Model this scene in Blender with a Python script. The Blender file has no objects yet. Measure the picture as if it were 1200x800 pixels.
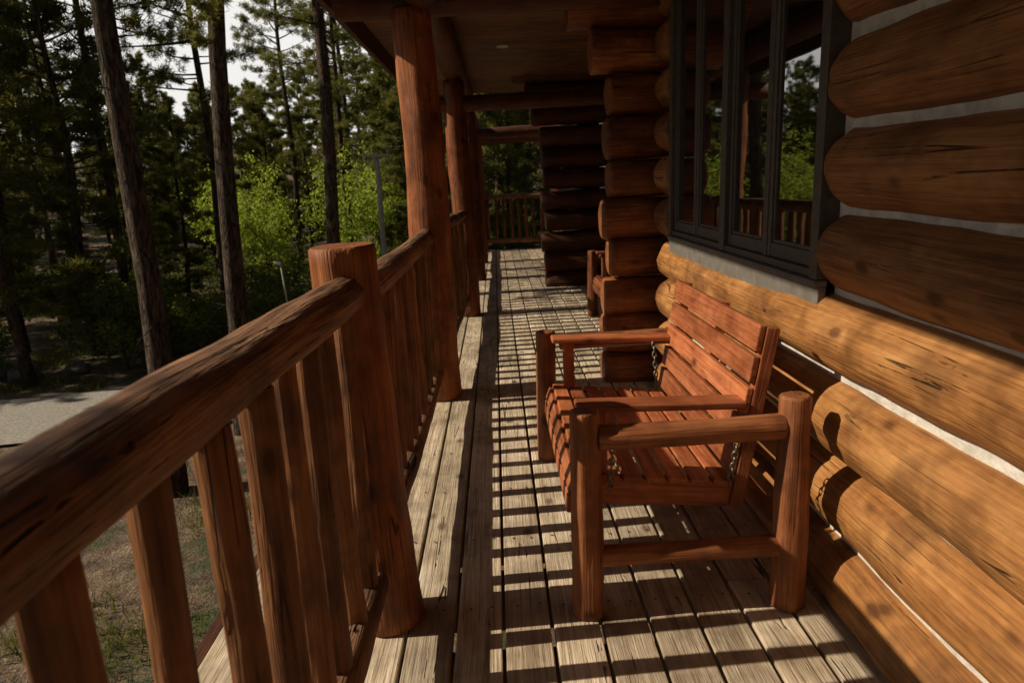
import bpy, math, random
import numpy as np
from mathutils import Vector, Matrix, noise as mnoise

random.seed(7); RNG=np.random.default_rng(7)
scn=bpy.context.scene
scn.view_settings.view_transform='Standard'
scn.view_settings.look='None'
scn.view_settings.exposure=0
COL=scn.collection

# ------------------------------------------------------------ materials
def newmat(name):
    m=bpy.data.materials.new(name); m.use_nodes=True
    nt=m.node_tree
    for n in list(nt.nodes): nt.nodes.remove(n)
    out=nt.nodes.new('ShaderNodeOutputMaterial')
    return m,nt,out
def N(nt,t,**kw):
    n=nt.nodes.new(t)
    for k,v in kw.items(): setattr(n,k,v)
    return n
def L(nt,a,b): nt.links.new(a,b)
def ramp(nt,fac,stops):
    r=N(nt,'ShaderNodeValToRGB')
    els=r.color_ramp.elements
    while len(els)<len(stops): els.new(0.5)
    for e,(p,c) in zip(els,stops):
        e.position=p
        e.color=(c[0],c[1],c[2],1) if hasattr(c,'__len__') else (c,c,c,1)
    L(nt,fac,r.inputs[0]); return r.outputs[0]
def mixc(nt,fac,a,b,mode='MIX'):
    m=N(nt,'ShaderNodeMix',data_type='RGBA',blend_type=mode)
    if hasattr(fac,'links'): L(nt,fac,m.inputs[0])
    else: m.inputs[0].default_value=fac
    for s,v in ((m.inputs[6],a),(m.inputs[7],b)):
        if hasattr(v,'links'): L(nt,v,s)
        else: s.default_value=(v[0],v[1],v[2],1)
    return m.outputs[2]
def mth(nt,op,a,b=None,clamp=False):
    m=N(nt,'ShaderNodeMath',operation=op); m.use_clamp=clamp
    for i,v in enumerate((a,b)):
        if v is None: continue
        if hasattr(v,'links'): L(nt,v,m.inputs[i])
        else: m.inputs[i].default_value=v
    return m.outputs[0]
def noise(nt,vec,scale,detail=4,rough=.55,dist=0):
    n=N(nt,'ShaderNodeTexNoise'); n.inputs['Scale'].default_value=scale
    n.inputs['Detail'].default_value=detail; n.inputs['Roughness'].default_value=rough
    n.inputs['Distortion'].default_value=dist
    L(nt,vec,n.inputs['Vector']); return n.outputs[0]
def mapping(nt,vec,scale):
    m=N(nt,'ShaderNodeMapping'); m.inputs['Scale'].default_value=scale
    L(nt,vec,m.inputs['Vector']); return m.outputs[0]

def wood(name,dark,mid,light,rough=.6,grain=1.0,crack=.5,bump=.4,var=.35,knots=True,grime=.5,cw=.008,lo=.39,hi=.68):
    m,nt,out=newmat(name)
    a=N(nt,'ShaderNodeAttribute',attribute_name='gco').outputs['Vector']
    r=N(nt,'ShaderNodeAttribute',attribute_name='rnd').outputs['Fac']
    fine=noise(nt,mapping(nt,a,(85*grain,85*grain,3.4)),1,3,.7)
    med=noise(nt,mapping(nt,a,(18*grain,18*grain,1.6)),1,2,.6,.5)
    blot=noise(nt,mapping(nt,a,(7,7,4.2)),1,4,.68)
    f=mth(nt,'ADD',mth(nt,'MULTIPLY',fine,.40),mth(nt,'ADD',mth(nt,'MULTIPLY',med,.26),mth(nt,'MULTIPLY',blot,.42)))
    c=ramp(nt,f,[(lo,dark),(.535,mid),(hi,light)])
    vv=mth(nt,'ADD',mth(nt,'MULTIPLY',r,var*2),1-var)
    hs=N(nt,'ShaderNodeHueSaturation'); L(nt,c,hs.inputs['Color']); L(nt,vv,hs.inputs['Value']); c=hs.outputs[0]
    g=noise(nt,a,4.3,3,.7)
    c=mixc(nt,ramp(nt,g,[(.47,0),(.66,grime)]),c,(dark[0]*.6,dark[1]*.6,dark[2]*.6))
    ck=noise(nt,mapping(nt,a,(17,17,.55)),1,1,.5)
    ckm=ramp(nt,mth(nt,'ABSOLUTE',mth(nt,'SUBTRACT',ck,.5)),[(cw*.3,1),(cw,0)])
    ckm=mth(nt,'MULTIPLY',ckm,mth(nt,'MULTIPLY',ramp(nt,blot,[(.50,0),(.56,1)]),crack))
    c=mixc(nt,ckm,c,(dark[0]*.12,dark[1]*.12,dark[2]*.12))
    h=mth(nt,'SUBTRACT',mth(nt,'ADD',mth(nt,'MULTIPLY',fine,.6),mth(nt,'MULTIPLY',blot,.5)),mth(nt,'MULTIPLY',ckm,.9))
    if knots:
        vo=N(nt,'ShaderNodeTexVoronoi'); vo.inputs['Scale'].default_value=1
        L(nt,mapping(nt,a,(6.5,6.5,3.8)),vo.inputs['Vector'])
        k=ramp(nt,vo.outputs['Distance'],[(.0,1),(.08,.9),(.12,.35),(.17,0)])
        c=mixc(nt,mth(nt,'MULTIPLY',k,.8),c,(dark[0]*.4,dark[1]*.32,dark[2]*.32))
    b=N(nt,'ShaderNodeBump'); b.inputs['Strength'].default_value=bump; b.inputs['Distance'].default_value=.012
    L(nt,h,b.inputs['Height'])
    p=N(nt,'ShaderNodeBsdfPrincipled'); L(nt,c,p.inputs['Base Color']); L(nt,b.outputs[0],p.inputs['Normal'])
    L(nt,ramp(nt,blot,[(.35,rough-.1),(.65,rough+.15)]),p.inputs['Roughness'])
    p.inputs['Specular IOR Level'].default_value=.3
    L(nt,p.outputs[0],out.inputs[0]); return m

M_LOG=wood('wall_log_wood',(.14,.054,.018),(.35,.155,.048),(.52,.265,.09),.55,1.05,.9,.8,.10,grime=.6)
M_LOGU=wood('shaded_upper_log_wood',(.11,.045,.018),(.29,.125,.044),(.42,.205,.075),.55,1.05,.9,.8,.12,grime=.5)  # darker copy of the wall log wood: eave shade put into the colour
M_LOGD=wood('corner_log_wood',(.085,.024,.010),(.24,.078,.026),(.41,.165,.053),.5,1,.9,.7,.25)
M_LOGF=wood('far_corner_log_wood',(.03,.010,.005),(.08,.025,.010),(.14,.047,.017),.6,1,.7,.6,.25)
M_POST=wood('stained_post_wood',(.11,.034,.014),(.29,.092,.030),(.45,.175,.058),.55,1,.9,.75,.18,grime=.65)
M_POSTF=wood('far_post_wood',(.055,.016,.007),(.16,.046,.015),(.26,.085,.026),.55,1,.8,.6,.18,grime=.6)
M_FRM=wood('bench_frame_wood',(.11,.038,.018),(.27,.095,.036),(.41,.165,.065),.55,1,.7,.6,.15,grime=.6)
M_RAIL=wood('rail_log_wood',(.070,.033,.019),(.19,.093,.047),(.33,.185,.105),.68,1,1,.9,.15,cw=.012,lo=.40,grime=.7)
M_BAL=wood('baluster_wood',(.070,.028,.013),(.19,.077,.028),(.33,.145,.058),.62,1,.9,.85,.34,grime=.7)
M_BENCH=wood('bench_red_cedar',(.15,.042,.018),(.37,.115,.045),(.53,.20,.09),.45,1.1,.35,.4,.26,grime=.45,lo=.40)
M_DECK=wood('weathered_deck_board',(.21,.155,.105),(.50,.405,.295),(.69,.59,.47),.7,1.2,1.0,.8,.24,lo=.38,cw=.009)
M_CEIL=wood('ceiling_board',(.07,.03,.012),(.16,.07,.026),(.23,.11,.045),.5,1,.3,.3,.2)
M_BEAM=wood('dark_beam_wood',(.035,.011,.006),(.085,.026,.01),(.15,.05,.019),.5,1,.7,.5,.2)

def simple(name,c1,c2,scale,rough,bump=.2,metal=0,detail=4):
    m,nt,out=newmat(name)
    tc=N(nt,'ShaderNodeTexCoord').outputs['Object']
    f=noise(nt,tc,scale,detail,.6)
    c=ramp(nt,f,[(.35,c1),(.65,c2)])
    p=N(nt,'ShaderNodeBsdfPrincipled'); L(nt,c,p.inputs['Base Color'])
    p.inputs['Roughness'].default_value=rough; p.inputs['Metallic'].default_value=metal
    b=N(nt,'ShaderNodeBump'); b.inputs['Strength'].default_value=bump; b.inputs['Distance'].default_value=.02
    L(nt,f,b.inputs['Height']); L(nt,b.outputs[0],p.inputs['Normal'])
    L(nt,p.outputs[0],out.inputs[0]); return m
M_CHINK=simple('chinking_mortar',(.46,.43,.385),(.64,.61,.56),22,.9,.5)
M_FRAME=simple('window_frame_paint',(.075,.066,.058),(.11,.098,.085),30,.5,.1)
M_SILL=simple('window_sill_paint',(.12,.11,.096),(.17,.155,.135),18,.6,.15)
M_CHAIN=simple('chain_steel',(.18,.15,.12),(.35,.32,.28),60,.4,.1,.9)
M_NAIL=simple('nail_steel',(.05,.04,.035),(.1,.08,.06),60,.6,.1,.5)
M_POLE=simple('grey_pole',(.36,.35,.33),(.50,.48,.45),12,.8,.2)
M_ROOF=simple('roof_shingle',(.05,.045,.04),(.09,.08,.07),14,.9,.3)
M_ROCK=simple('boulder_rock',(.08,.078,.07),(.19,.175,.155),5,.9,.6)
M_DARK=simple('dark_interior',(.012,.01,.008),(.02,.017,.013),4,.9,.1)
M_LAMP=simple('lamp_trim',(.45,.43,.4),(.6,.58,.55),10,.4,.05)

def glass():
    m,nt,out=newmat('window_glass')
    tc=N(nt,'ShaderNodeTexCoord').outputs['Object']
    f=noise(nt,tc,1.6,2)
    p=N(nt,'ShaderNodeBsdfPrincipled')
    p.inputs['Base Color'].default_value=(.010,.010,.009,1)
    p.inputs['Roughness'].default_value=.02; p.inputs['IOR'].default_value=4.0
    b=N(nt,'ShaderNodeBump'); b.inputs['Strength'].default_value=.05; b.inputs['Distance'].default_value=.02
    L(nt,f,b.inputs['Height']); L(nt,b.outputs[0],p.inputs['Normal'])
    L(nt,p.outputs[0],out.inputs[0]); return m
M_GLASS=glass()

def bark():
    m,nt,out=newmat('pine_bark')
    tc=N(nt,'ShaderNodeTexCoord').outputs['Object']
    v=noise(nt,mapping(nt,tc,(22,22,5)),1,4,.7,1.0)
    c=ramp(nt,v,[(.36,(.016,.012,.010)),(.52,(.085,.063,.049)),(.68,(.18,.135,.105))])
    p=N(nt,'ShaderNodeBsdfPrincipled'); L(nt,c,p.inputs['Base Color']); p.inputs['Roughness'].default_value=.95
    p.inputs['Specular IOR Level'].default_value=.1
    b=N(nt,'ShaderNodeBump'); b.inputs['Strength'].default_value=1; b.inputs['Distance'].default_value=.06
    L(nt,v,b.inputs['Height']); L(nt,b.outputs[0],p.inputs['Normal'])
    L(nt,p.outputs[0],out.inputs[0]); return m
M_BARK=bark()
def foliage(name,c1,c2,trans):
    m,nt,out=newmat(name)
    r=N(nt,'ShaderNodeAttribute',attribute_name='rnd').outputs['Fac']
    oi=N(nt,'ShaderNodeObjectInfo').outputs['Random']
    c=ramp(nt,r,[(0,c1),(1,c2)])
    hs=N(nt,'ShaderNodeHueSaturation'); L(nt,c,hs.inputs['Color'])
    L(nt,mth(nt,'ADD',mth(nt,'MULTIPLY',oi,.6),.7),hs.inputs['Value']); c=hs.outputs[0]
    d=N(nt,'ShaderNodeBsdfDiffuse'); t=N(nt,'ShaderNodeBsdfTranslucent')
    L(nt,c,d.inputs[0]); L(nt,mixc(nt,.5,c,(c2[0]*1.8,c2[1]*1.7,c2[2]*.8)),t.inputs[0])
    mx=N(nt,'ShaderNodeMixShader'); mx.inputs[0].default_value=trans
    L(nt,d.outputs[0],mx.inputs[1]); L(nt,t.outputs[0],mx.inputs[2]); L(nt,mx.outputs[0],out.inputs[0]); return m
M_NEEDLE=foliage('pine_needles',(.052,.066,.026),(.185,.19,.068),.45)
M_LEAF=foliage('aspen_leaves',(.15,.21,.035),(.31,.38,.08),.5)
M_SHRUB=foliage('shrub_leaves',(.045,.07,.02),(.16,.19,.05),.4)
M_GRASS=foliage('grass_blades',(.05,.06,.02),(.15,.16,.05),.35)

def groundmat():
    m,nt,out=newmat('forest_ground')
    tc=N(nt,'ShaderNodeTexCoord').outputs['Object']
    a=noise(nt,tc,.9,4,.6); b_=noise(nt,tc,4,5,.75); c_=noise(nt,tc,35,3,.7)
    mixf=mth(nt,'ADD',mth(nt,'MULTIPLY',b_,.6),mth(nt,'MULTIPLY',c_,.4))
    dirt=ramp(nt,mixf,[(.38,(.03,.020,.013)),(.5,(.16,.105,.068)),(.64,(.36,.27,.19))])
    gr=ramp(nt,mixf,[(.38,(.018,.023,.009)),(.62,(.08,.088,.03))])
    f=mth(nt,'ADD',mth(nt,'MULTIPLY',a,.75),mth(nt,'MULTIPLY',b_,.35))
    c=mixc(nt,ramp(nt,f,[(.57,0),(.63,1)]),dirt,gr)
    p=N(nt,'ShaderNodeBsdfPrincipled'); L(nt,c,p.inputs['Base Color']); p.inputs['Roughness'].default_value=.95
    b=N(nt,'ShaderNodeBump'); b.inputs['Strength'].default_value=1; b.inputs['Distance'].default_value=.1
    L(nt,mixf,b.inputs['Height']); L(nt,b.outputs[0],p.inputs['Normal'])
    L(nt,p.outputs[0],out.inputs[0]); return m
M_GROUND=groundmat()
M_ROAD=simple('gravel_asphalt',(.20,.185,.165),(.36,.335,.30),25,.9,.4)

# ------------------------------------------------------------ mesh builder
class MB:
    def __init__(s): s.v=[];s.f=[];s.g=[];s.r=[];s.sm=[];s.mi=[]
    def add(s,vs,fs,gs,rnd,smooth,mi=0):
        o=len(s.v); s.v+=vs; s.g+=gs; s.r+=[rnd]*len(vs)
        for f,q in zip(fs,smooth if isinstance(smooth,list) else [smooth]*len(fs)):
            s.f.append([i+o for i in f]); s.sm.append(q); s.mi.append(mi)
    def log(s,p0,p1,r0,r1=None,seg=20,step=.12,wob=.004,bend=.006,e0='flat',e1='flat',ry=1.0,up=(0,0,1),mi=0,lump=.05):
        p0=Vector(p0);p1=Vector(p1); r1=r0 if r1 is None else r1
        w=(p1-p0); Ln=w.length; w.normalize(); up=Vector(up)
        if abs(w.dot(up))>.95: up=Vector((0,1,0))
        u=w.cross(up).normalized(); v=u.cross(w).normalized()
        n=max(3,int(Ln/step)); sd=random.uniform(0,500)
        def endr(kind):
            if kind=='dome': return [(.0,.05),(.02,.35),(.08,.62),(.2,.82),(.36,.94),(.6,1.0)]
            if kind=='soft': return [(0,.80),(.04,.90),(.12,.975),(.25,1)]
            return [(0,.93),(.06,1.0)]
        A=[(t*r0,k) for t,k in endr(e0)]; B=[(Ln-t*r1,k) for t,k in endr(e1)][::-1]
        st=A+[(A[-1][0]+(B[0][0]-A[-1][0])*i/n,1.0) for i in range(1,n)]+B
        nf=random.choice([7,8,9,10]); fa=random.uniform(0,6)
        vs=[];gs=[];go=Vector((random.uniform(0,40),random.uniform(0,40),random.uniform(0,40)))
        for t,k in st:
            q=t/Ln; r=(r0+(r1-r0)*q)*k
            bx=bend*(math.sin(sd+t*1.7)+.5*math.sin(sd*2+t*4.1)); by=bend*(math.cos(sd*1.3+t*1.9)+.5*math.sin(sd*3+t*3.3))
            for j in range(seg):
                an=2*math.pi*j/seg; ca,sa=math.cos(an),math.sin(an)
                nz=mnoise.noise(Vector((ca*1.2+sd,sa*1.2,t*2.2)))*lump + mnoise.noise(Vector((ca*4+sd,sa*4,t*7)))*lump*.5
                if lump>0: nz+= .020*abs(math.sin((an+fa)*nf/2+math.sin(t*2.1+sd)*.8))
                rr=r*(1+nz)
                x=ca*rr+bx; y=sa*rr*ry+by
                vs.append(p0+w*t+u*x+v*y); gs.append(Vector((ca*r,sa*r,t))+go)
        fs=[];sm=[]
        R=len(st)
        for i in range(R-1):
            for j in range(seg):
                j2=(j+1)%seg
                fs.append([i*seg+j,i*seg+j2,(i+1)*seg+j2,(i+1)*seg+j]); sm.append(True)
        for i,t,rev in ((0,0,True),(R-1,Ln,False)):
            base=len(vs)
            for j in range(seg):
                vs.append(vs[i*seg+j].copy()); 
                an=2*math.pi*j/seg
                gs.append(Vector((math.cos(an)*r0,math.sin(an)*r0,t))+go)
            idx=list(range(base,base+seg))
            fs.append(idx[::-1] if rev else idx); sm.append(False)
        if u.cross(v).dot(w)<0: fs=[f[::-1] for f in fs]
        s.add(vs,fs,gs,random.random(),sm,mi)
    def box(s,c,size,grain=1,R=None,mi=0,smooth=False):
        c=Vector(c); hx,hy,hz=[q/2 for q in size]
        co=[Vector((a*hx,b*hy,d*hz)) for a in(-1,1) for b in(-1,1) for d in(-1,1)]
        fs=[[0,1,3,2],[4,6,7,5],[0,4,5,1],[2,3,7,6],[0,2,6,4],[1,5,7,3]]
        go=Vector((random.uniform(0,40),random.uniform(0,40),random.uniform(0,40)))
        gs=[]
        for p in co:
            q={0:(p.y,p.z,p.x),1:(p.x,p.z,p.y),2:(p.x,p.y,p.z)}[grain]; gs.append(Vector(q)+go)
        vs=[c+((R@p) if R else p) for p in co]
        s.add(vs,fs,gs,random.random(),smooth,mi)
    def obj(s,name,mats,parent=None,origin=(0,0,0),bevel=0):
        o=Vector(origin)
        me=bpy.data.meshes.new(name)
        me.from_pydata([tuple(v-o) for v in s.v],[],s.f)
        at=me.attributes.new('gco','FLOAT_VECTOR','POINT'); at.data.foreach_set('vector',np.array([tuple(g) for g in s.g],dtype=np.float32).ravel())
        at=me.attributes.new('rnd','FLOAT','POINT'); at.data.foreach_set('value',np.array(s.r,dtype=np.float32))
        me.polygons.foreach_set('use_smooth',s.sm)
        if not isinstance(mats,(list,tuple)): mats=[mats]
        for m in mats: me.materials.append(m)
        me.polygons.foreach_set('material_index',s.mi)
        me.update()
        ob=bpy.data.objects.new(name,me); COL.objects.link(ob)
        if parent:
            ob.parent=parent
            ob.location=o-Vector(WORLD.get(parent.name,(0,0,0)))
        else: ob.location=o
        WORLD[ob.name]=tuple(o)
        if bevel:
            b=ob.modifiers.new('bevel','BEVEL'); b.width=bevel; b.segments=2; b.limit_method='ANGLE'
        return ob
WORLD={}
def empty(name,loc,label,category,group=None):
    e=bpy.data.objects.new(name,None); e.location=loc; e.empty_display_size=.2
    COL.objects.link(e); WORLD[e.name]=tuple(loc)
    e['label']=label; e['category']=category
    if group: e['group']=group
    return e

# ------------------------------------------------------------ constants
H=1.25; GZ=-2.2
WX=1.03      # wall log axis
DECKX0=-.87
# ------------------------------------------------------------ cabin
cabin=empty('log_cabin',(1.2,4.0,GZ),'rustic log cabin with covered porch, round stained logs and white chinking','cabin')
def part(mb,name,mats,origin,bevel=0,parent=None): return mb.obj(name,mats,parent or cabin,origin,bevel)

rows=[.18-.1175+.235*k for k in range(0,11)]
WIN=(1.96,3.70,.86,2.20)
wall=MB()
for i,z in enumerate(rows):
    rr=.122
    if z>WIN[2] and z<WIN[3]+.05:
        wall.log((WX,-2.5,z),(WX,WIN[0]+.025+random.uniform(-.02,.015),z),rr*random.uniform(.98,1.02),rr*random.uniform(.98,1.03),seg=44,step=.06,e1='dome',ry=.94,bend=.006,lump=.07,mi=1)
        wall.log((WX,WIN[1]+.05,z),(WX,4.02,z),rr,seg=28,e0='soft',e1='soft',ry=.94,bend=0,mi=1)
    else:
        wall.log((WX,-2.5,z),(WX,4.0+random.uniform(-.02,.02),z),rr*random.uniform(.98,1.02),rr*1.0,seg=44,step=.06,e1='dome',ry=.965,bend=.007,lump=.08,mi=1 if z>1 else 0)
for k in range(1,9):
    wall.log((WX,-2.5,.0625-.235*k),(WX,4.0,.0625-.235*k),.12,seg=14,step=.6,ry=.97)
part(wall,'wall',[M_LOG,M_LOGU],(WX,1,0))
ch=MB()
def boxr(mb,x0,x1,y0,y1,z0,z1,grain=1,mi=0): mb.box(((x0+x1)/2,(y0+y1)/2,(z0+z1)/2),(x1-x0,y1-y0,z1-z0),grain,None,mi)
boxr(ch,.985,1.10,-2.5,3.95,GZ,WIN[2]-.01)
boxr(ch,.980,1.10,-2.5,WIN[0]-.002,WIN[2]-.01,2.6)
boxr(ch,.985,1.10,WIN[1]+.02,3.95,WIN[2]-.01,2.6)
boxr(ch,.987,1.10,WIN[0]-.02,WIN[1]+.02,WIN[3]+.01,2.6)
part(ch,'chinking',M_CHINK,(1.04,1,0))

def stack(Y,xend,xback,seed,name,mat,top=2.5):
    random.seed(seed); mb=MB()
    z=.06
    while z<top:
        xe=xend+random.uniform(-.03,.035)
        if z>1.75: xe-=.10*(int((z-1.75)/.235)+1)*.9
        r=random.uniform(.114,.127)
        mb.log((xe,Y,z),(xback,Y,z),r,seg=36,step=.05,e0=random.choice(['flat','soft']),ry=.95,bend=.006,lump=.12)
        z+=.235
    part(mb,name,mat,(xend,Y,0))
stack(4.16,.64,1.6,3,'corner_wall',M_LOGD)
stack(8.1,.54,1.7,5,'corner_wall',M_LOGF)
rw=MB(); random.seed(11)
for k in range(-8,11):
    z=.06+.235*k+.11
    rw.log((1.42,4.2,z),(1.42,8.05,z),.122,seg=18,step=.3)
    rw.log((1.10,8.15,z),(1.10,12.9,z),.122,seg=18,step=.3,e1='soft')
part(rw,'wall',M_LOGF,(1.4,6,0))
c2=MB(); boxr(c2,1.40,1.52,4.2,8.0,GZ,2.6); boxr(c2,1.09,1.2,8.2,12.8,GZ,2.6); boxr(c2,1.12,1.2,3.97,4.14,GZ,2.6)
part(c2,'chinking',M_CHINK,(1.5,6,0))

# window
win=MB(); y0,y1,z0,z1=WIN
def fr(ya,yb,za,zb,x0,x1=1.02): boxr(win,x0,x1,ya,yb,za,zb,2)
fr(y0,y0+.050,z0+.067,z1,.922); fr(y1-.050,y1,z0+.067,z1,.922)
fr(y0,y1,z1+.002,z1+.09,.915)
w=(y1-y0)/4
for i in (1,2,3):
    yc=y0+w*i; hw=.032 if i==2 else .010
    fr(yc-hw,yc+hw,z0+.069,z1-.002,.925 if i==2 else .940)
fr(y0+.052,y1-.052,z0+.069,z0+.092,.930)
for i in range(4):
    a=y0+w*i+(.053 if i==0 else .035 if i==2 else .012); b=y0+w*(i+1)-(.053 if i==3 else .035 if i==1 else .012)
    fr(a,a+.026,z0+.095,z1-.02,.943,1.0); fr(b-.026,b,z0+.095,z1-.02,.943,1.0)
    fr(a+.027,b-.027,z0+.095,z0+.14,.945,1.0); fr(a+.027,b-.027,z1-.06,z1-.02,.945,1.0)
    fr(a+.027,a+.037,z0+.142,z1-.062,.950,1.0); fr(b-.037,b-.027,z0+.142,z1-.062,.950,1.0)
    fr(a+.038,b-.038,z0+.142,z0+.152,.951,1.0)
wo=part(win,'window',M_FRAME,(.95,(y0+y1)/2,z0),.002)
gl=MB(); 
for i in range(4):
    a=y0+w*i+.03; b=y0+w*(i+1)-.03
    boxr(gl,.956,.960,a,b,z0+.12,z1-.04,2)
part(gl,'glass',M_GLASS,(.958,(y0+y1)/2,1.5),0,wo)
sl=MB()
sl.box((.935,(y0+y1)/2,z0+.056),(.040,y1-y0+.012,.018),1)
sl.box((.942,(y0+y1)/2,z0+.006),(.026,y1-y0+.004,.080),1)
part(sl,'sill',M_SILL,(.93,(y0+y1)/2,z0),.003,wo)
bk=MB(); boxr(bk,1.03,1.06,y0,y1,z0,z1+.09,2); part(bk,'backing',M_DARK,(1.05,2.8,1.5),0,wo)

# roof with boarded ceiling
random.seed(21)
CZ=2.36; RY0,RY1=-2.6,9.3
cl=MB(); y=RY0
while y<RY1:
    boxr(cl,-.86,1.6,y,y+.132,CZ,CZ+.02+random.uniform(0,.002),0); y+=.137
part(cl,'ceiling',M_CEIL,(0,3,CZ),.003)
rf=MB()
prof=[(-1.0,2.42),(-1.0,2.50),(2.2,4.1),(2.2,4.0)]
vs=[];
for yy in (RY0,RY1): vs+= [Vector((a,yy,b)) for a,b in prof]
rf.add(vs,[[0,1,5,4],[1,2,6,5],[2,3,7,6],[3,0,4,7],[0,3,2,1],[4,5,6,7]],[v.copy() for v in vs],.5,False)
part(rf,'roof',M_ROOF,(0,3,2.5))
fa=MB(); boxr(fa,-.90,-.865,RY0,RY1,2.22,2.44,1); part(fa,'fascia',M_BEAM,(-.88,3,2.3),.003)
PX=-.37
POSTS=[(3.95,-.37),(6.5,-.295),(8.9,-.27),(10.8,-.27),(12.6,-.27)]
random.seed(31)
def onelog(name,p0,p1,r,mat,parent,origin,**k):
    mb=MB(); mb.log(p0,p1,r,**k); return mb.obj(name,mat,parent,origin)
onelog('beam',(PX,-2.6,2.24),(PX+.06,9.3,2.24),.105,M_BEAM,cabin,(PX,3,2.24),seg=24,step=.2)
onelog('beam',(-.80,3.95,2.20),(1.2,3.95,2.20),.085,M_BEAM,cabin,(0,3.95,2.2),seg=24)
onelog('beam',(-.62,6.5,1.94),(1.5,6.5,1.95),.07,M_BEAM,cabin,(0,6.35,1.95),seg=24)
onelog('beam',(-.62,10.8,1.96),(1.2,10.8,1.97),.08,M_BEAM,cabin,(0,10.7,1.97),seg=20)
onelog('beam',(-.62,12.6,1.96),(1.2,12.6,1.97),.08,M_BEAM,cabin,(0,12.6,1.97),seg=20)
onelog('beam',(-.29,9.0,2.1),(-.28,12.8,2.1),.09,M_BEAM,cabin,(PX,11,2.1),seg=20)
for i,(Y,X) in enumerate(POSTS):
    top=2.15 if i==0 else 2.14
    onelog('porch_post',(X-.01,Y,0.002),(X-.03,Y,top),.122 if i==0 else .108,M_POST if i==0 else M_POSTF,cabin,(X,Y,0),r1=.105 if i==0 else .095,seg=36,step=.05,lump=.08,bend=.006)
lt=MB(); lt.log((.12,6.2,CZ-.012),(.12,6.2,CZ+.004),.055,seg=24,step=.02,wob=0,bend=0,lump=0)
part(lt,'ceiling_light',M_LAMP,(.12,6.2,CZ))

# deck
random.seed(41)
dk=MB(); x=DECKX0; DW=.14; GAP=.011
while x<1.40:
    yend=12.75; ys=-2.5-random.uniform(0,3)
    while ys<yend:
        ln=random.choice([3.66,4.27,4.88])
        a=max(ys,-2.5); b=min(ys+ln-.004,yend)
        lim=(x<.98)
        if b>a+.05:
            if not lim: a2,b2=max(a,4.0),min(b,8.2)
            else: a2,b2=a,b
            if b2>a2+.05: dk.box((x+DW/2-GAP/2,(a2+b2)/2,-.019+random.uniform(-.002,.002)),(DW-GAP,b2-a2,.038),1)
        ys+=ln
    x+=DW
part(dk,'deck',M_DECK,(0,4,0),.004)
nl=MB(); x=DECKX0
while x<.95:
    yy=.2
    while yy<7:
        for dx in (.035,.10):
            cx=x+dx+random.uniform(-.004,.004); cy=yy+random.uniform(-.008,.008)
            vs=[Vector((cx+.0045*math.cos(a*math.pi/4),cy+.0045*math.sin(a*math.pi/4),.0032)) for a in range(8)]
            nl.add(vs,[list(range(8))],[v.copy() for v in vs],.5,False)
        yy+=.405
    x+=DW
no=part(nl,'nail_heads',M_NAIL,(0,3,0)); no['kind']='stuff'
js=MB()
boxr(js,DECKX0-.04,DECKX0-.003,-2.5,12.8,-.27,-.004,1)
yy=-2.4
while yy<12.7:
    boxr(js,DECKX0+.002,1.35,yy,yy+.04,-.25,-.045,0); yy+=.405
for Y in (-1,1.8,4,6.3,8.6,10.7,12.6): boxr(js,-.75,-.6,Y-.07,Y+.07,GZ-.2,-.26,2)
part(js,'deck_joist',M_BEAM,(0,3,-.2))

# ------------------------------------------------------------ railings
random.seed(51)
BZ=.185
def railing(ya,yb,first=False,along='y',xa=-.395,xb=-.395):
    base=(xa,ya,0) if along=='y' else (ya,12.6,0)
    R=empty('log_railing',base,'peeled log porch railing with round balusters'+(' and short cut post' if first else ''),'railing','log railing sections along the porch')
    P=(lambda t,z,o=0:(xa+(xb-xa)*(t-ya)/(yb-ya)+o,t,z)) if along=='y' else (lambda t,z,o=0:(t,12.6+o,z))
    far=ya>6 or along=='x'
    if first:
        onelog('top_rail',P(ya,1.025),P(yb+.03,.975),.053,M_RAIL,R,P(ya,.98),seg=48,step=.025,lump=.14,bend=.007,r1=.047)
    else:
        onelog('top_rail',P(ya,.965),P(yb,.96),.047,M_RAIL,R,P(ya,.96),seg=24,step=.06,lump=.12,bend=.006)
    onelog('bottom_rail',P(ya,BZ),P(yb,BZ-.005),.043,M_RAIL,R,P(ya,BZ),seg=20,step=.06,lump=.14)
    SPC=.156
    n=int((yb-ya)/SPC)
    for i in range(n):
        t=yb-.17-i*(yb-ya-.17)/n if not first else yb-.16-i*SPC
        if t<ya+.07: continue
        r=random.uniform(.0255,.031)
        o1=random.uniform(-.008,.008)
        mb=MB(); mb.log(P(t+random.uniform(-.012,.012),BZ,o1),P(t+random.uniform(-.012,.012),.955,-.004),r,r*random.uniform(.82,.97),seg=28 if not far else 10,step=.03 if not far else .2,lump=.20,bend=.006)
        mb.obj('baluster',M_BAL,R,P(t,BZ))
    return R
r1=railing(-1.0,1.80,True)
onelog('post',(-.375,1.80,.002),(-.400,1.79,1.105),.090,M_POST,r1,(-.375,1.8,0),r1=.086,seg=44,step=.035,lump=.12,bend=.005)
railing(1.80,3.95); railing(3.95,6.5,xb=-.32); railing(6.5,8.9,xa=-.32,xb=-.295); railing(8.9,10.8,xa=-.295,xb=-.295); railing(10.8,12.6,xa=-.295,xb=-.295)
railing(-.28,1.0,along='x')

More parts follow.
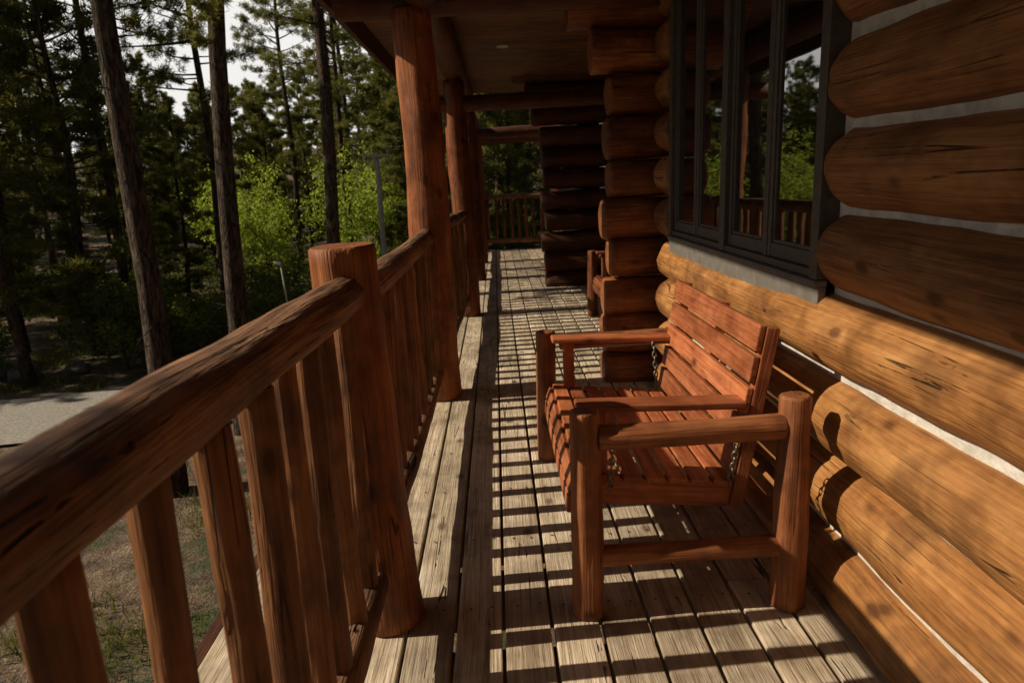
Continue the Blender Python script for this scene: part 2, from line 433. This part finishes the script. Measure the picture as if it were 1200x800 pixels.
# ------------------------------------------------------------ swing bench
def chain(name,p0,p1,parent):
    p0=Vector(p0);p1=Vector(p1); d=p1-p0; n=max(4,int(d.length/.021)); mb=MB()
    w=d.normalized(); u=w.cross(Vector((0.3,1,0))).normalized(); v=w.cross(u)
    for i in range(n):
        c=p0+d*((i+.5)/n); a=u if i%2 else v
        S=12;T=5;vs=[]
        for s_ in range(S):
            t=2*math.pi*s_/S; cen=c+w*(math.cos(t)*.015)+a*(math.sin(t)*.008)
            rad=(w*math.cos(t)+a*math.sin(t)); nn=w.cross(a)
            for k in range(T):
                q=2*math.pi*k/T; vs.append(cen+rad*(math.cos(q)*.0028)+nn*(math.sin(q)*.0028))
        fs=[[s_*T+k,((s_+1)%S)*T+k,((s_+1)%S)*T+(k+1)%T,s_*T+(k+1)%T] for s_ in range(S) for k in range(T)]
        mb.add(vs,fs,[x.copy() for x in vs],.5,True)
    mb.obj(name,M_CHAIN,parent,p0)
def bench(ox,oy,label,seed,mf,ms):
    random.seed(seed)
    B=empty('swing_bench',(ox+.5,oy+2.35,0),label,'bench','log framed swing benches on the porch')
    def lg(name,p0,p1,r,**k):
        p0=(p0[0]+ox,p0[1]+oy,p0[2]);p1=(p1[0]+ox,p1[1]+oy,p1[2])
        k.setdefault('seg',32);k.setdefault('step',.03);k.setdefault('lump',.13);k.setdefault('bend',.005)
        return onelog(name,p0,p1,r,mf,B,p0,**k)
    YN,YF=1.77,2.93; XFr,XB=.215,.80
    for (X,Y,h) in ((XFr,YN,.63),(XFr-.03,YF,.60),(XB,YN,.645),(XB,YF,.62)):
        lg('post',(X,Y,.002),(X,Y,h),.047,e1='soft',r1=.041)
    for Y in (YN,YF):
        lg('top_bar',(XFr+.035,Y,.548),(XB-.03,Y,.552),.034,e0='soft',e1='soft')
        lg('lower_bar',(XFr+.035,Y,.185),(XB-.03,Y,.188),.030,e0='soft',e1='soft')
    lg('back_bar',(XB,YN+.03,.20),(XB,YF-.03,.20),.034)
    y0,y1=1.885,2.815; yc=(y0+y1)/2+oy; ln=y1-y0
    seat=MB(); 
    for i in range(7):
        xx=.235+.068*i; zz=.375-(i*.068)*math.sin(math.radians(5)) + (0.004 if i==0 else 0)
        seat.box((xx+ox,yc,zz),(.057,ln,.020),1,Matrix.Rotation(math.radians(5),3,'Y'))
    seat.box((.192+ox,yc,.352),(.018,ln,.05),1,Matrix.Rotation(math.radians(22),3,'Y'))
    seat.box((.180+ox,yc,.293),(.018,ln,.055),1,Matrix.Rotation(math.radians(4),3,'Y'))
    for Y in (y0+.035,(y0+y1)/2,y1-.035):
        seat.box((.44+ox,Y+oy,.312),(.50,.035,.085),0,Matrix.Rotation(math.radians(5),3,'Y'))
    seat.obj('seat',ms,B,(.45+ox,yc,.37),.004)
    BA=math.radians(9.5)
    back=MB(); Rb=Matrix.Rotation(BA,3,'Y')
    ax=Vector((math.sin(BA),0,math.cos(BA)))
    b0=Vector((.672+ox,yc,.30))
    for i in range(5):
        c=b0+ax*(.108+.094*i)+Vector((-.012,0,0))
        back.box(c,(.020,ln-.004,.079),1,Rb)
    for Y in (y0+.02,(y0+y1)/2,y1-.02):
        c=b0+ax*.235+Vector((.020,0,0)); c.y=Y+oy
        back.box(c,(.040,.040 if Y!=(y0+y1)/2 else .07,.56),2,Rb)
    back.obj('backrest',ms,B,b0,.004)
    for Y in (y0+.03,y1-.03):
        arm=MB()
        arm.box((.455+ox,Y+oy,.588),(.50,.085,.022),0,Matrix.Rotation(math.radians(1.5),3,'Y'))
        arm.box((.275+ox,Y+oy,.48),(.045,.035,.20),2)
        arm.obj('armrest',ms,B,(.45+ox,Y+oy,.58),.006)
    for Y,yy in ((YN,y0),(YF,y1)):
        s_=1 if Y==YN else -1
        for X in (.30,.66):
            chain('chain',(X+ox,Y+s_*.036+oy,.555),(X+ox+.0,yy+oy-s_*.004,.33),B)
    return B
bench(0,0,'orange red cedar swing bench hung in a peeled log frame',61,M_FRM,M_BENCH)
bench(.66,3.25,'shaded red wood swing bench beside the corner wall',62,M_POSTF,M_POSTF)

# ------------------------------------------------------------ ground
def gz(x,y):
    d=math.hypot(x,y)
    return min(GZ+max(0,d-38)*.10,GZ+12.2)
n=140
def sp(i): 
    t=(i/(n-1))*2-1
    return math.copysign(abs(t)**2.6*900,t)
vs=[]
for j in range(n):
    for i in range(n):
        x,y=sp(i),sp(j)+5
        vs.append((x,y,gz(x,y)+(mnoise.noise(Vector((x*.5,y*.5,0)))*.05 if math.hypot(x,y)<30 else 0)))
fs=[[j*n+i,j*n+i+1,(j+1)*n+i+1,(j+1)*n+i] for j in range(n-1) for i in range(n-1)]
me=bpy.data.meshes.new('ground'); me.from_pydata(vs,[],fs); me.polygons.foreach_set('use_smooth',[True]*len(fs)); me.materials.append(M_GROUND)
g=bpy.data.objects.new('ground',me); COL.objects.link(g); g['kind']='structure'; g['label']='forest floor with dirt and grass patches'; g['category']='ground'
pts=[(-40,3),(-26,6),(-15,8.9),(-10.5,10.2),(-7.2,10.8),(-4.5,11.3),(-1.5,12.2),(3,16),(6,24)]
def cat(P,t):
    i=min(int(t),len(P)-2); f=t-i
    p=[P[max(0,min(len(P)-1,i+k))] for k in (-1,0,1,2)]
    return [0.5*((2*p[1][a])+(-p[0][a]+p[2][a])*f+(2*p[0][a]-5*p[1][a]+4*p[2][a]-p[3][a])*f*f+(-p[0][a]+3*p[1][a]-3*p[2][a]+p[3][a])*f**3) for a in (0,1)]
S=[cat(pts,i*(len(pts)-1)/90) for i in range(91)]
vs=[];W=1.35
for i,(x,y) in enumerate(S):
    a=S[max(0,i-1)];b=S[min(90,i+1)]; d=Vector((b[0]-a[0],b[1]-a[1])).normalized(); nn=Vector((-d.y,d.x))
    for k in (-1,-.33,.33,1):
        kk=k+(mnoise.noise(Vector((x,y,k*5)))*.12 if abs(k)==1 else 0)
        vs.append((x+nn.x*W*kk,y+nn.y*W*kk,GZ+.055+(.012 if abs(k)<.5 else 0)))
fs=[[i*4+k,i*4+k+1,i*4+k+5,i*4+k+4] for i in range(90) for k in range(3)]
me=bpy.data.meshes.new('road'); me.from_pydata(vs,[],fs); me.materials.append(M_ROAD)
rd=bpy.data.objects.new('road',me); COL.objects.link(rd); rd['kind']='structure'; rd['label']='narrow grey gravel road through the pines'; rd['category']='road'

# ------------------------------------------------------------ vegetation
def tris_object(name,V,rn,mat,quad=False):
    k=4 if quad else 3
    nF=len(V)//k
    me=bpy.data.meshes.new(name)
    me.vertices.add(len(V)); me.vertices.foreach_set('co',V.astype(np.float32).ravel())
    me.loops.add(len(V)); me.loops.foreach_set('vertex_index',np.arange(len(V),dtype=np.int32))
    me.polygons.add(nF); me.polygons.foreach_set('loop_start',np.arange(0,len(V),k,dtype=np.int32)); me.polygons.foreach_set('loop_total',np.full(nF,k,dtype=np.int32))
    at=me.attributes.new('rnd','FLOAT','POINT'); at.data.foreach_set('value',rn.astype(np.float32))
    me.materials.append(mat); me.update(calc_edges=True)
    return me
def rdir(n):
    d=RNG.normal(size=(n,3)); return d/np.linalg.norm(d,axis=1)[:,None]
def needles(C,D,nper,length,width):
    n=len(C); c=np.repeat(C,nper,0); d=np.repeat(D,nper,0)
    cr=np.repeat(RNG.random(n),nper)
    q=rdir(len(c))*.95+d*.5+np.array([0,0,.2]); q/=np.linalg.norm(q,axis=1)[:,None]
    l=(length*RNG.uniform(.6,1.15,len(c)))[:,None]
    s=np.cross(q,rdir(len(c))); s/=np.linalg.norm(s,axis=1)[:,None]
    st=c+rdir(len(c))*length*.45
    V=np.empty((len(c),3,3)); V[:,0]=st-s*width; V[:,1]=st+s*width; V[:,2]=st+q*l
    rn=np.repeat(np.clip(cr*.7+RNG.random(len(c))*.3,0,1),3)
    return V.reshape(-1,3),rn
def pine(name,height,cb,lmax,nl,r=.17,nper=26,nlen=.2,nw=.016,sparse=0,seed=0,dens=6,flat=.3,rnd_top=True):
    global RNG; RNG=np.random.default_rng(seed); random.seed(seed)
    t=MB()
    K=12; P=[Vector((.05*math.sin(i*.9+seed),.05*math.cos(i*1.1+seed),height*i/K)) for i in range(K+1)]
    seg=14; vs=[];gs=[]
    for i,p in enumerate(P):
        rr=r*(1-.88*i/K)*(1.2 if i==0 else 1)
        for j in range(seg):
            a=2*math.pi*j/seg; q=rr*(1+.12*mnoise.noise(Vector((math.cos(a)*2,math.sin(a)*2,i+seed))))
            vs.append(p+Vector((math.cos(a)*q,math.sin(a)*q,0))); gs.append(vs[-1].copy())
    fs=[[i*seg+j,i*seg+(j+1)%seg,(i+1)*seg+(j+1)%seg,(i+1)*seg+j] for i in range(K) for j in range(seg)]
    t.add(vs,fs,gs,.5,True)
    C=[];D=[]
    def tp(h):
        f=h/height*K; i=min(K-1,int(f)); return P[i].lerp(P[i+1],f-i)
    def limb(p0,d,ln,rad,n=4):
        pts=[p0]; dd=d.copy()
        for i in range(n):
            dd=(dd+Vector((random.uniform(-.2,.2),random.uniform(-.2,.2),random.uniform(-.10,.16)))).normalized()
            pts.append(pts[-1]+dd*ln/n)
        for i in range(n):
            a,b=pts[i],pts[i+1]; w=(b-a).normalized(); u=w.orthogonal().normalized(); v=w.cross(u)
            ra=rad*(1-i/n*.85); rb=rad*(1-(i+1)/n*.85)
            V=[a+u*ra,a+v*ra,a-u*ra,a-v*ra,b+u*rb,b+v*rb,b-u*rb,b-v*rb]
            t.add(V,[[0,1,5,4],[1,2,6,5],[2,3,7,6],[3,0,4,7]],[x.copy() for x in V],.4,True)
        return pts
    for i in range(nl):
        q=(i+random.random())/nl; h=height*(cb+(1-cb)*q*.99)
        az=random.uniform(0,2*math.pi)
        if rnd_top: prof=(.5+.5*min(1,q*3))*max(0,1-q**2.6)**.7*.92+.12
        else: prof=(.55+.45*min(1,q*3.5))*(1-q)**.75+.08
        prof*=.8+.35*mnoise.noise(Vector((math.cos(az)*1.5+seed,math.sin(az)*1.5,h*.6)))*2
        ln=max(.15,lmax*prof*random.uniform(.5,1.15))
        d=Vector((math.cos(az),math.sin(az),.10+.55*q-(.28 if q<.35 else 0))).normalized()
        pts=limb(tp(h),d,ln,.012+.014*ln*(r/.17))
        if random.random()<sparse: continue
        m=int(4+ln*dens)
        for k in range(m):
            f=.35+.65*random.random()**.7
            ff=f*4; ii=min(3,int(ff)); c=pts[ii].lerp(pts[ii+1],ff-ii)
            side=Vector((random.gauss(0,1),random.gauss(0,1),random.gauss(0,flat))).normalized()*random.uniform(.05,.34)*ln*(1.15-f*.75)
            e=c+side
            if side.length>.25: limb(c,side.normalized(),side.length,.006,2)
            C.append(tuple(e)); D.append(tuple((side.normalized()+d*.5).normalized()))
    for i in range(int(14*cb*2)):
        h=height*random.uniform(.1,cb+.05); az=random.uniform(0,6.28)
        limb(tp(h),Vector((math.cos(az),math.sin(az),random.uniform(-.3,.25))).normalized(),random.uniform(.2,.9),.01,3)
    V,rn=needles(np.array(C),np.array(D),nper,nlen,nw)
    cm=tris_object(name+'_crown',V,rn,M_NEEDLE)
    return t,cm
specs={'tall':dict(height=17,cb=.20,lmax=2.3,nl=95,r=.17,seed=101,nper=24,dens=8,nlen=.16,nw=.014,flat=.18),
 'hero':dict(height=17,cb=.34,lmax=2.1,nl=85,r=.16,sparse=.15,nper=46,seed=102,dens=9,nlen=.12,nw=.007,flat=.2),
 'airy':dict(height=15,cb=.26,lmax=2.4,nl=80,r=.13,sparse=.1,nper=36,seed=112,dens=9,nlen=.15,nw=.010,flat=.18),
 'mid':dict(height=13,cb=.14,lmax=2.1,nl=80,r=.15,seed=103,nper=24,dens=8,nlen=.18,nw=.016,flat=.18),
 'dense':dict(height=10,cb=.08,lmax=2.0,nl=85,r=.12,nper=22,nlen=.21,nw=.020,seed=104,dens=8,flat=.2),
 'small':dict(height=6,cb=.04,lmax=1.3,nl=90,r=.08,nper=20,seed=105,rnd_top=False)}
def trunkmesh(t):
    o=t.obj('trunk',M_BARK); me=o.data; bpy.data.objects.remove(o); return me
protos={}
for k,sp_ in specs.items():
    t,cm=pine('pine_'+k,**sp_)
    protos[k]=(trunkmesh(t),cm)
def place_tree(kind,x,y,s=1,rot=0,tilt=(0,0),label=None,group='pine trees in the forest'):
    z=gz(x,y)-.1
    e=empty('pine_tree',(x,y,z),label or 'dark green pine with rough brown bark in the forest','tree',group)
    e.scale=(s,s,s)
    e.rotation_mode='QUATERNION'
    e.rotation_quaternion=(Matrix.Rotation(tilt[1],4,'Y')@Matrix.Rotation(tilt[0],4,'X')@Matrix.Rotation(rot,4,'Z')).to_quaternion()
    tm,cm=protos[kind]
    for nm,me in (('trunk',tm),('crown',cm)):
        o=bpy.data.objects.new(nm,me); COL.objects.link(o); o.parent=e
    return e
place_tree('hero',-3.90,9.6,.95,.4,(0,.08),'tall pine with bare straight trunk near the porch')
place_tree('hero',-3.98,7.6,.92,2.2,(0,.025),'tall rough barked pine beside the gravel road')
place_tree('hero',-3.2,13.4,.95,4.1,(0,.02),'slim pine with sparse drooping branches')
place_tree('mid',-9.2,12.9,.75,1.0,(0,.0))
place_tree('tall',-6.2,-1.5,1.0,3.0,(0,.0))  # added out-of-view pine, placed so its crown shades the near handrail
for (x,y,s,r_) in ((-9.4,17.2,1.0,.3),(-7.3,18.3,.95,2.0),(-5.9,27.5,1.05,3.0),(-2.4,21.0,.95,5.2),(-8.4,29.5,1.1,1.0),(-11.3,16.0,1.0,1.7),(-13.6,15.4,1.05,.2)):
    place_tree('airy',x,y,s,r_,(0,.01))
rnd=random.Random(5)
placed=[(-4,9.6),(-4.15,7.4),(-3.25,13),(-9.2,12.9),(-2.7,16.5),(-9.4,17.2),(-7.3,18.3),(-5.9,27.5),(-2.4,21),(-8.4,29.5),(-11.3,16),(-13.6,15.4),(-4.5,14.2)]
def ok(x,y,m):
    if any(math.hypot(x-a,y-b)<m for a,b in placed): return False
    if any(math.hypot(x-a,y-b)<2.2 for a,b in S): return False
    return True
cnt=0
for tr in range(9000):
    ang=rnd.uniform(-54,6); d=14+rnd.random()**1.3*56
    x=d*math.sin(math.radians(ang)); y=d*math.cos(math.radians(ang))
    if not ok(x,y,1.8 if d<30 else 2.7): continue
    gap=(-31<ang<-12)
    if y<15 and x>-10 : continue
    bright=(-24<ang<-8 and d<26)
    if bright and (d<17 or rnd.random()<.9 or abs(ang+19.5)<3.5 or abs(ang+11.5)<2.6): continue
    zb=gz(x,y)
    if gap:
        if d<34 and not bright and rnd.random()<.75: continue
        hmax=(H+math.tan(math.radians(rnd.uniform(4,10)))*d)-zb
    elif ang>-11: hmax=(H+math.tan(math.radians(rnd.uniform(8,16)))*d)-zb
    else: hmax=rnd.uniform(10,17.5)
    yy_=y+.05*(abs(x)-8)
    if x<-8.8 and 20<yy_<27 and x>-28: hmax=min(hmax,rnd.uniform(3.5,5.5)+max(0,(abs(x)-14)*.5))
    if y+.05*abs(x)<12: hmax=min(hmax,.70*(abs(x)-.5)+2.0+rnd.uniform(-.8,1.2))
    if hmax<3: continue
    k='small' if hmax<6 else 'dense' if hmax<10.5 else ('mid' if rnd.random()<.6 else 'airy') if hmax<14.5 else 'tall'
    place_tree(k,x,y,hmax/specs[k]['height'],rnd.uniform(0,6.28),(rnd.uniform(-.03,.03),rnd.uniform(-.03,.03)))
    placed.append((x,y)); cnt+=1
    if cnt>=165: break
print('trees',cnt)
def leafy(seed,rad,hgt,nc,mat,leaf=.07,nper=45):
    global RNG; RNG=np.random.default_rng(seed); random.seed(seed)
    d=rdir(nc); rr=RNG.random(nc)**.4
    C=d*rr[:,None]*np.array([rad,rad,hgt*.36])+np.array([0,0,hgt*.6])
    C+=RNG.normal(size=C.shape)*rad*.14
    c=np.repeat(C,nper,0)+RNG.normal(size=(nc*nper,3))*rad*.10
    cr=np.repeat(RNG.random(nc),nper)
    a=rdir(len(c)); b=np.cross(a,rdir(len(c))); b/=np.linalg.norm(b,axis=1)[:,None]
    l=leaf*RNG.uniform(.6,1.2,len(c))[:,None]
    V=np.empty((len(c),4,3)); V[:,0]=c-a*l; V[:,1]=c+b*l*.55; V[:,2]=c+a*l; V[:,3]=c-b*l*.55
    rn=np.repeat(np.clip(cr*.6+RNG.random(len(c))*.4,0,1),4)
    cm=tris_object('crown',V.reshape(-1,3),rn,mat,True)
    t=MB()
    t.log((0,0,-.1),(.05,0,hgt*.75),.03*hgt/2,.008,seg=8,step=.3,bend=.03)
    for i in range(12):
        h=hgt*random.uniform(.2,.6); az=random.uniform(0,6.28); 
        t.log((0.02,0,h),(math.cos(az)*rad*.7,math.sin(az)*rad*.7,h+hgt*.25),.012*hgt/2,.004,seg=5,step=.4,bend=.03)
    return trunkmesh(t),cm
asp=[leafy(201,1.5,4.8,90,M_LEAF,.06,50),leafy(202,1.2,4.0,70,M_LEAF,.06,50)]
for (x,y,i,s) in ((-8.0,22.5,0,.85),(-7.1,21.2,1,.75),(-4.7,22.5,0,.85),(-4.0,24,1,1.0),(-9.6,25,0,.8)):
    e=empty('aspen_tree',(x,y,gz(x,y)-.02),'bright yellow green young leafy tree in sunlight','tree','young leafy trees'); e.scale=(s,s,s*1.12); e.rotation_euler=(0,0,x*3)
    for nm,me in zip(('trunk','crown'),asp[i]):
        o=bpy.data.objects.new(nm,me); COL.objects.link(o); o.parent=e
sh=[leafy(211,.8,1.3,60,M_SHRUB,.045,35),leafy(212,1.1,1.7,70,M_SHRUB,.05,35)]
k=0
while k<44:
    ang=rnd.uniform(-52,0); d=rnd.uniform(13.5,27)
    x=d*math.sin(math.radians(ang)); y=d*math.cos(math.radians(ang))
    if not ok(x,y,.9): continue
    s=rnd.uniform(.5,1.1)
    e=empty('shrub',(x,y,gz(x,y)-.02),'low green leafy bush on the forest floor','bush','bushes under the pines'); e.scale=(s,s,s); e.rotation_euler=(0,0,rnd.uniform(0,6))
    for nm,me in zip(('stem','crown'),sh[k%2]):
        o=bpy.data.objects.new(nm,me); COL.objects.link(o); o.parent=e
    placed.append((x,y)); k+=1
RNG=np.random.default_rng(9)
nt_=5200
gx=-RNG.uniform(1.0,18,nt_); gy=RNG.uniform(1.0,24,nt_)
keep=[]
for a,b in zip(gx,gy):
    if any(math.hypot(a-p[0],b-p[1])<1.45 for p in S): continue
    if mnoise.noise(Vector((a*.75,b*.75,3)))<.12: continue
    keep.append((a,b,GZ))
C=np.array(keep); c=np.repeat(C,30,0); c[:,:2]+=RNG.normal(size=(len(c),2))*.12
q=RNG.normal(size=(len(c),3))*.4; q[:,2]=1; l=RNG.uniform(.05,.22,len(c))[:,None]
s=np.cross(q,rdir(len(c))); s/=np.linalg.norm(s,axis=1)[:,None]
V=np.empty((len(c),3,3)); V[:,0]=c-s*.006;V[:,1]=c+s*.006;V[:,2]=c+q*l
me=tris_object('grass',V.reshape(-1,3),np.repeat(RNG.random(len(c)),3),M_GRASS)
o=bpy.data.objects.new('grass',me); COL.objects.link(o); o['kind']='stuff'; o['label']='patchy grass tufts on the forest floor'; o['category']='grass'
random.seed(71)
for (x,y,s) in ((-9.6,13.4,.3),(-10.3,13.6,.4),(-8.7,13.7,.22),(-11.5,14.2,.35)):
    mb=MB(); nU,nV=14,9; vs=[]
    for j in range(nV+1):
        for i in range(nU):
            th=math.pi*j/nV; ph=2*math.pi*i/nU; d=Vector((math.sin(th)*math.cos(ph),math.sin(th)*math.sin(ph),math.cos(th)*.65))
            vs.append(Vector((x,y,GZ+.1))+d*s*(1+.35*mnoise.noise(d*1.6+Vector((x,y,0)))))
    fs=[[j*nU+i,(j+1)*nU+i,(j+1)*nU+(i+1)%nU,j*nU+(i+1)%nU] for j in range(nV) for i in range(nU)]
    mb.add(vs,fs,[v.copy() for v in vs],.5,True)
    o=mb.obj('boulder',M_ROCK,None,(x,y,GZ)); o['label']='grey weathered boulder beside the gravel road'; o['category']='rock'; o['group']='boulders by the road'
# utility pole and lamp
ux,uy,ut=-2.72,16.5,2.0
up=empty('utility_pole',(ux,uy,GZ),'slim grey utility pole with short crossarm','pole')
mb=MB(); mb.log((ux,uy,GZ),(ux,uy,ut),.075,.055,seg=14,step=.5); mb.obj('mast',M_POLE,up,(ux,uy,GZ))
mb=MB(); mb.box((ux,uy-.08,ut-.06),(.62,.05,.06),0); mb.box((ux-.17,uy-.07,ut-.22),(.38,.035,.035),0,Matrix.Rotation(-.6,3,'Y')); mb.obj('crossarm',M_POLE,up,(ux,uy,ut))
for dx in (-.27,.27):
    mb=MB(); mb.log((ux+dx,uy-.08,ut-.03),(ux+dx,uy-.08,ut+.06),.025,.018,seg=10,step=.05); mb.obj('insulator',M_POLE,up,(ux+dx,uy,ut))
lx,ly,lz=-4.5,14.2,-.22
lp=empty('lamp_post',(lx,ly,GZ),'slim pale lamp post among the bushes','lamp')
mb=MB(); mb.log((lx+.1,ly,GZ),(lx,ly,lz),.026,.018,seg=10,step=.3); mb.obj('mast',M_POLE,lp,(lx,ly,GZ))
mb=MB(); mb.log((lx+.02,ly,lz-.01),(lx-.12,ly,lz+.03),.04,.03,seg=12,step=.05,e1='dome'); mb.obj('lamp_head',M_LAMP,lp,(lx,ly,lz))

# ------------------------------------------------------------ light
sd=Vector((-1,-.06,0)).normalized(); EL=math.radians(36)
sun_dir=Vector((sd.x*math.cos(EL),sd.y*math.cos(EL),math.sin(EL)))
sl_=bpy.data.lights.new('sun','SUN'); sl_.energy=5.0; sl_.angle=math.radians(.5); sl_.color=(1,.86,.65)
so=bpy.data.objects.new('sun',sl_); COL.objects.link(so); so.rotation_euler=sun_dir.to_track_quat('Z','Y').to_euler(); so.location=(-20,5,20)
wd=bpy.data.worlds.new('World'); scn.world=wd; wd.use_nodes=True
nt=wd.node_tree; bg=nt.nodes['Background']
sky=nt.nodes.new('ShaderNodeTexSky'); sky.sky_type='NISHITA'; sky.sun_disc=False
sky.sun_elevation=EL; sky.sun_rotation=math.atan2(sun_dir.x,sun_dir.y)
sky.dust_density=3.0; sky.air_density=1.0
hs=nt.nodes.new('ShaderNodeHueSaturation'); hs.inputs['Saturation'].default_value=.35
nt.links.new(sky.outputs[0],hs.inputs['Color'])
tc=nt.nodes.new('ShaderNodeTexCoord')
dp=nt.nodes.new('ShaderNodeVectorMath'); dp.operation='DOT_PRODUCT'
nt.links.new(tc.outputs['Generated'],dp.inputs[0]); dp.inputs[1].default_value=tuple(Vector((-.38,.85,.33)).normalized())
cn=noise(nt,tc.outputs['Generated'],3.5,5,.6)
cf=mth(nt,'ADD',dp.outputs['Value'],mth(nt,'MULTIPLY',mth(nt,'SUBTRACT',cn,.5),.25))
cm_=ramp(nt,cf,[(.84,0),(.93,1)])
cc=mixc(nt,cm_,hs.outputs[0],(35,34.2,33))
nt.links.new(cc,bg.inputs[0]); bg.inputs[1].default_value=.026

# ------------------------------------------------------------ camera
cam=bpy.data.cameras.new('camera'); co=bpy.data.objects.new('camera',cam); COL.objects.link(co)
cam.lens=24; cam.sensor_width=36; cam.clip_start=.02; cam.clip_end=3000
p=math.radians(13.27); psi=.0144; r=.045
f=Vector((math.sin(psi)*math.cos(p),math.cos(psi)*math.cos(p),-math.sin(p)))
r0=Vector((math.cos(psi),-math.sin(psi),0)); u0=r0.cross(f)
Rc=r0*math.cos(r)-u0*math.sin(r); Uc=r0*math.sin(r)+u0*math.cos(r)
co.matrix_world=Matrix(((Rc.x,Uc.x,-f.x,0),(Rc.y,Uc.y,-f.y,0),(Rc.z,Uc.z,-f.z,H),(0,0,0,1)))
cam.dof.use_dof=True; cam.dof.focus_distance=2.3; cam.dof.aperture_fstop=5.6
scn.camera=co
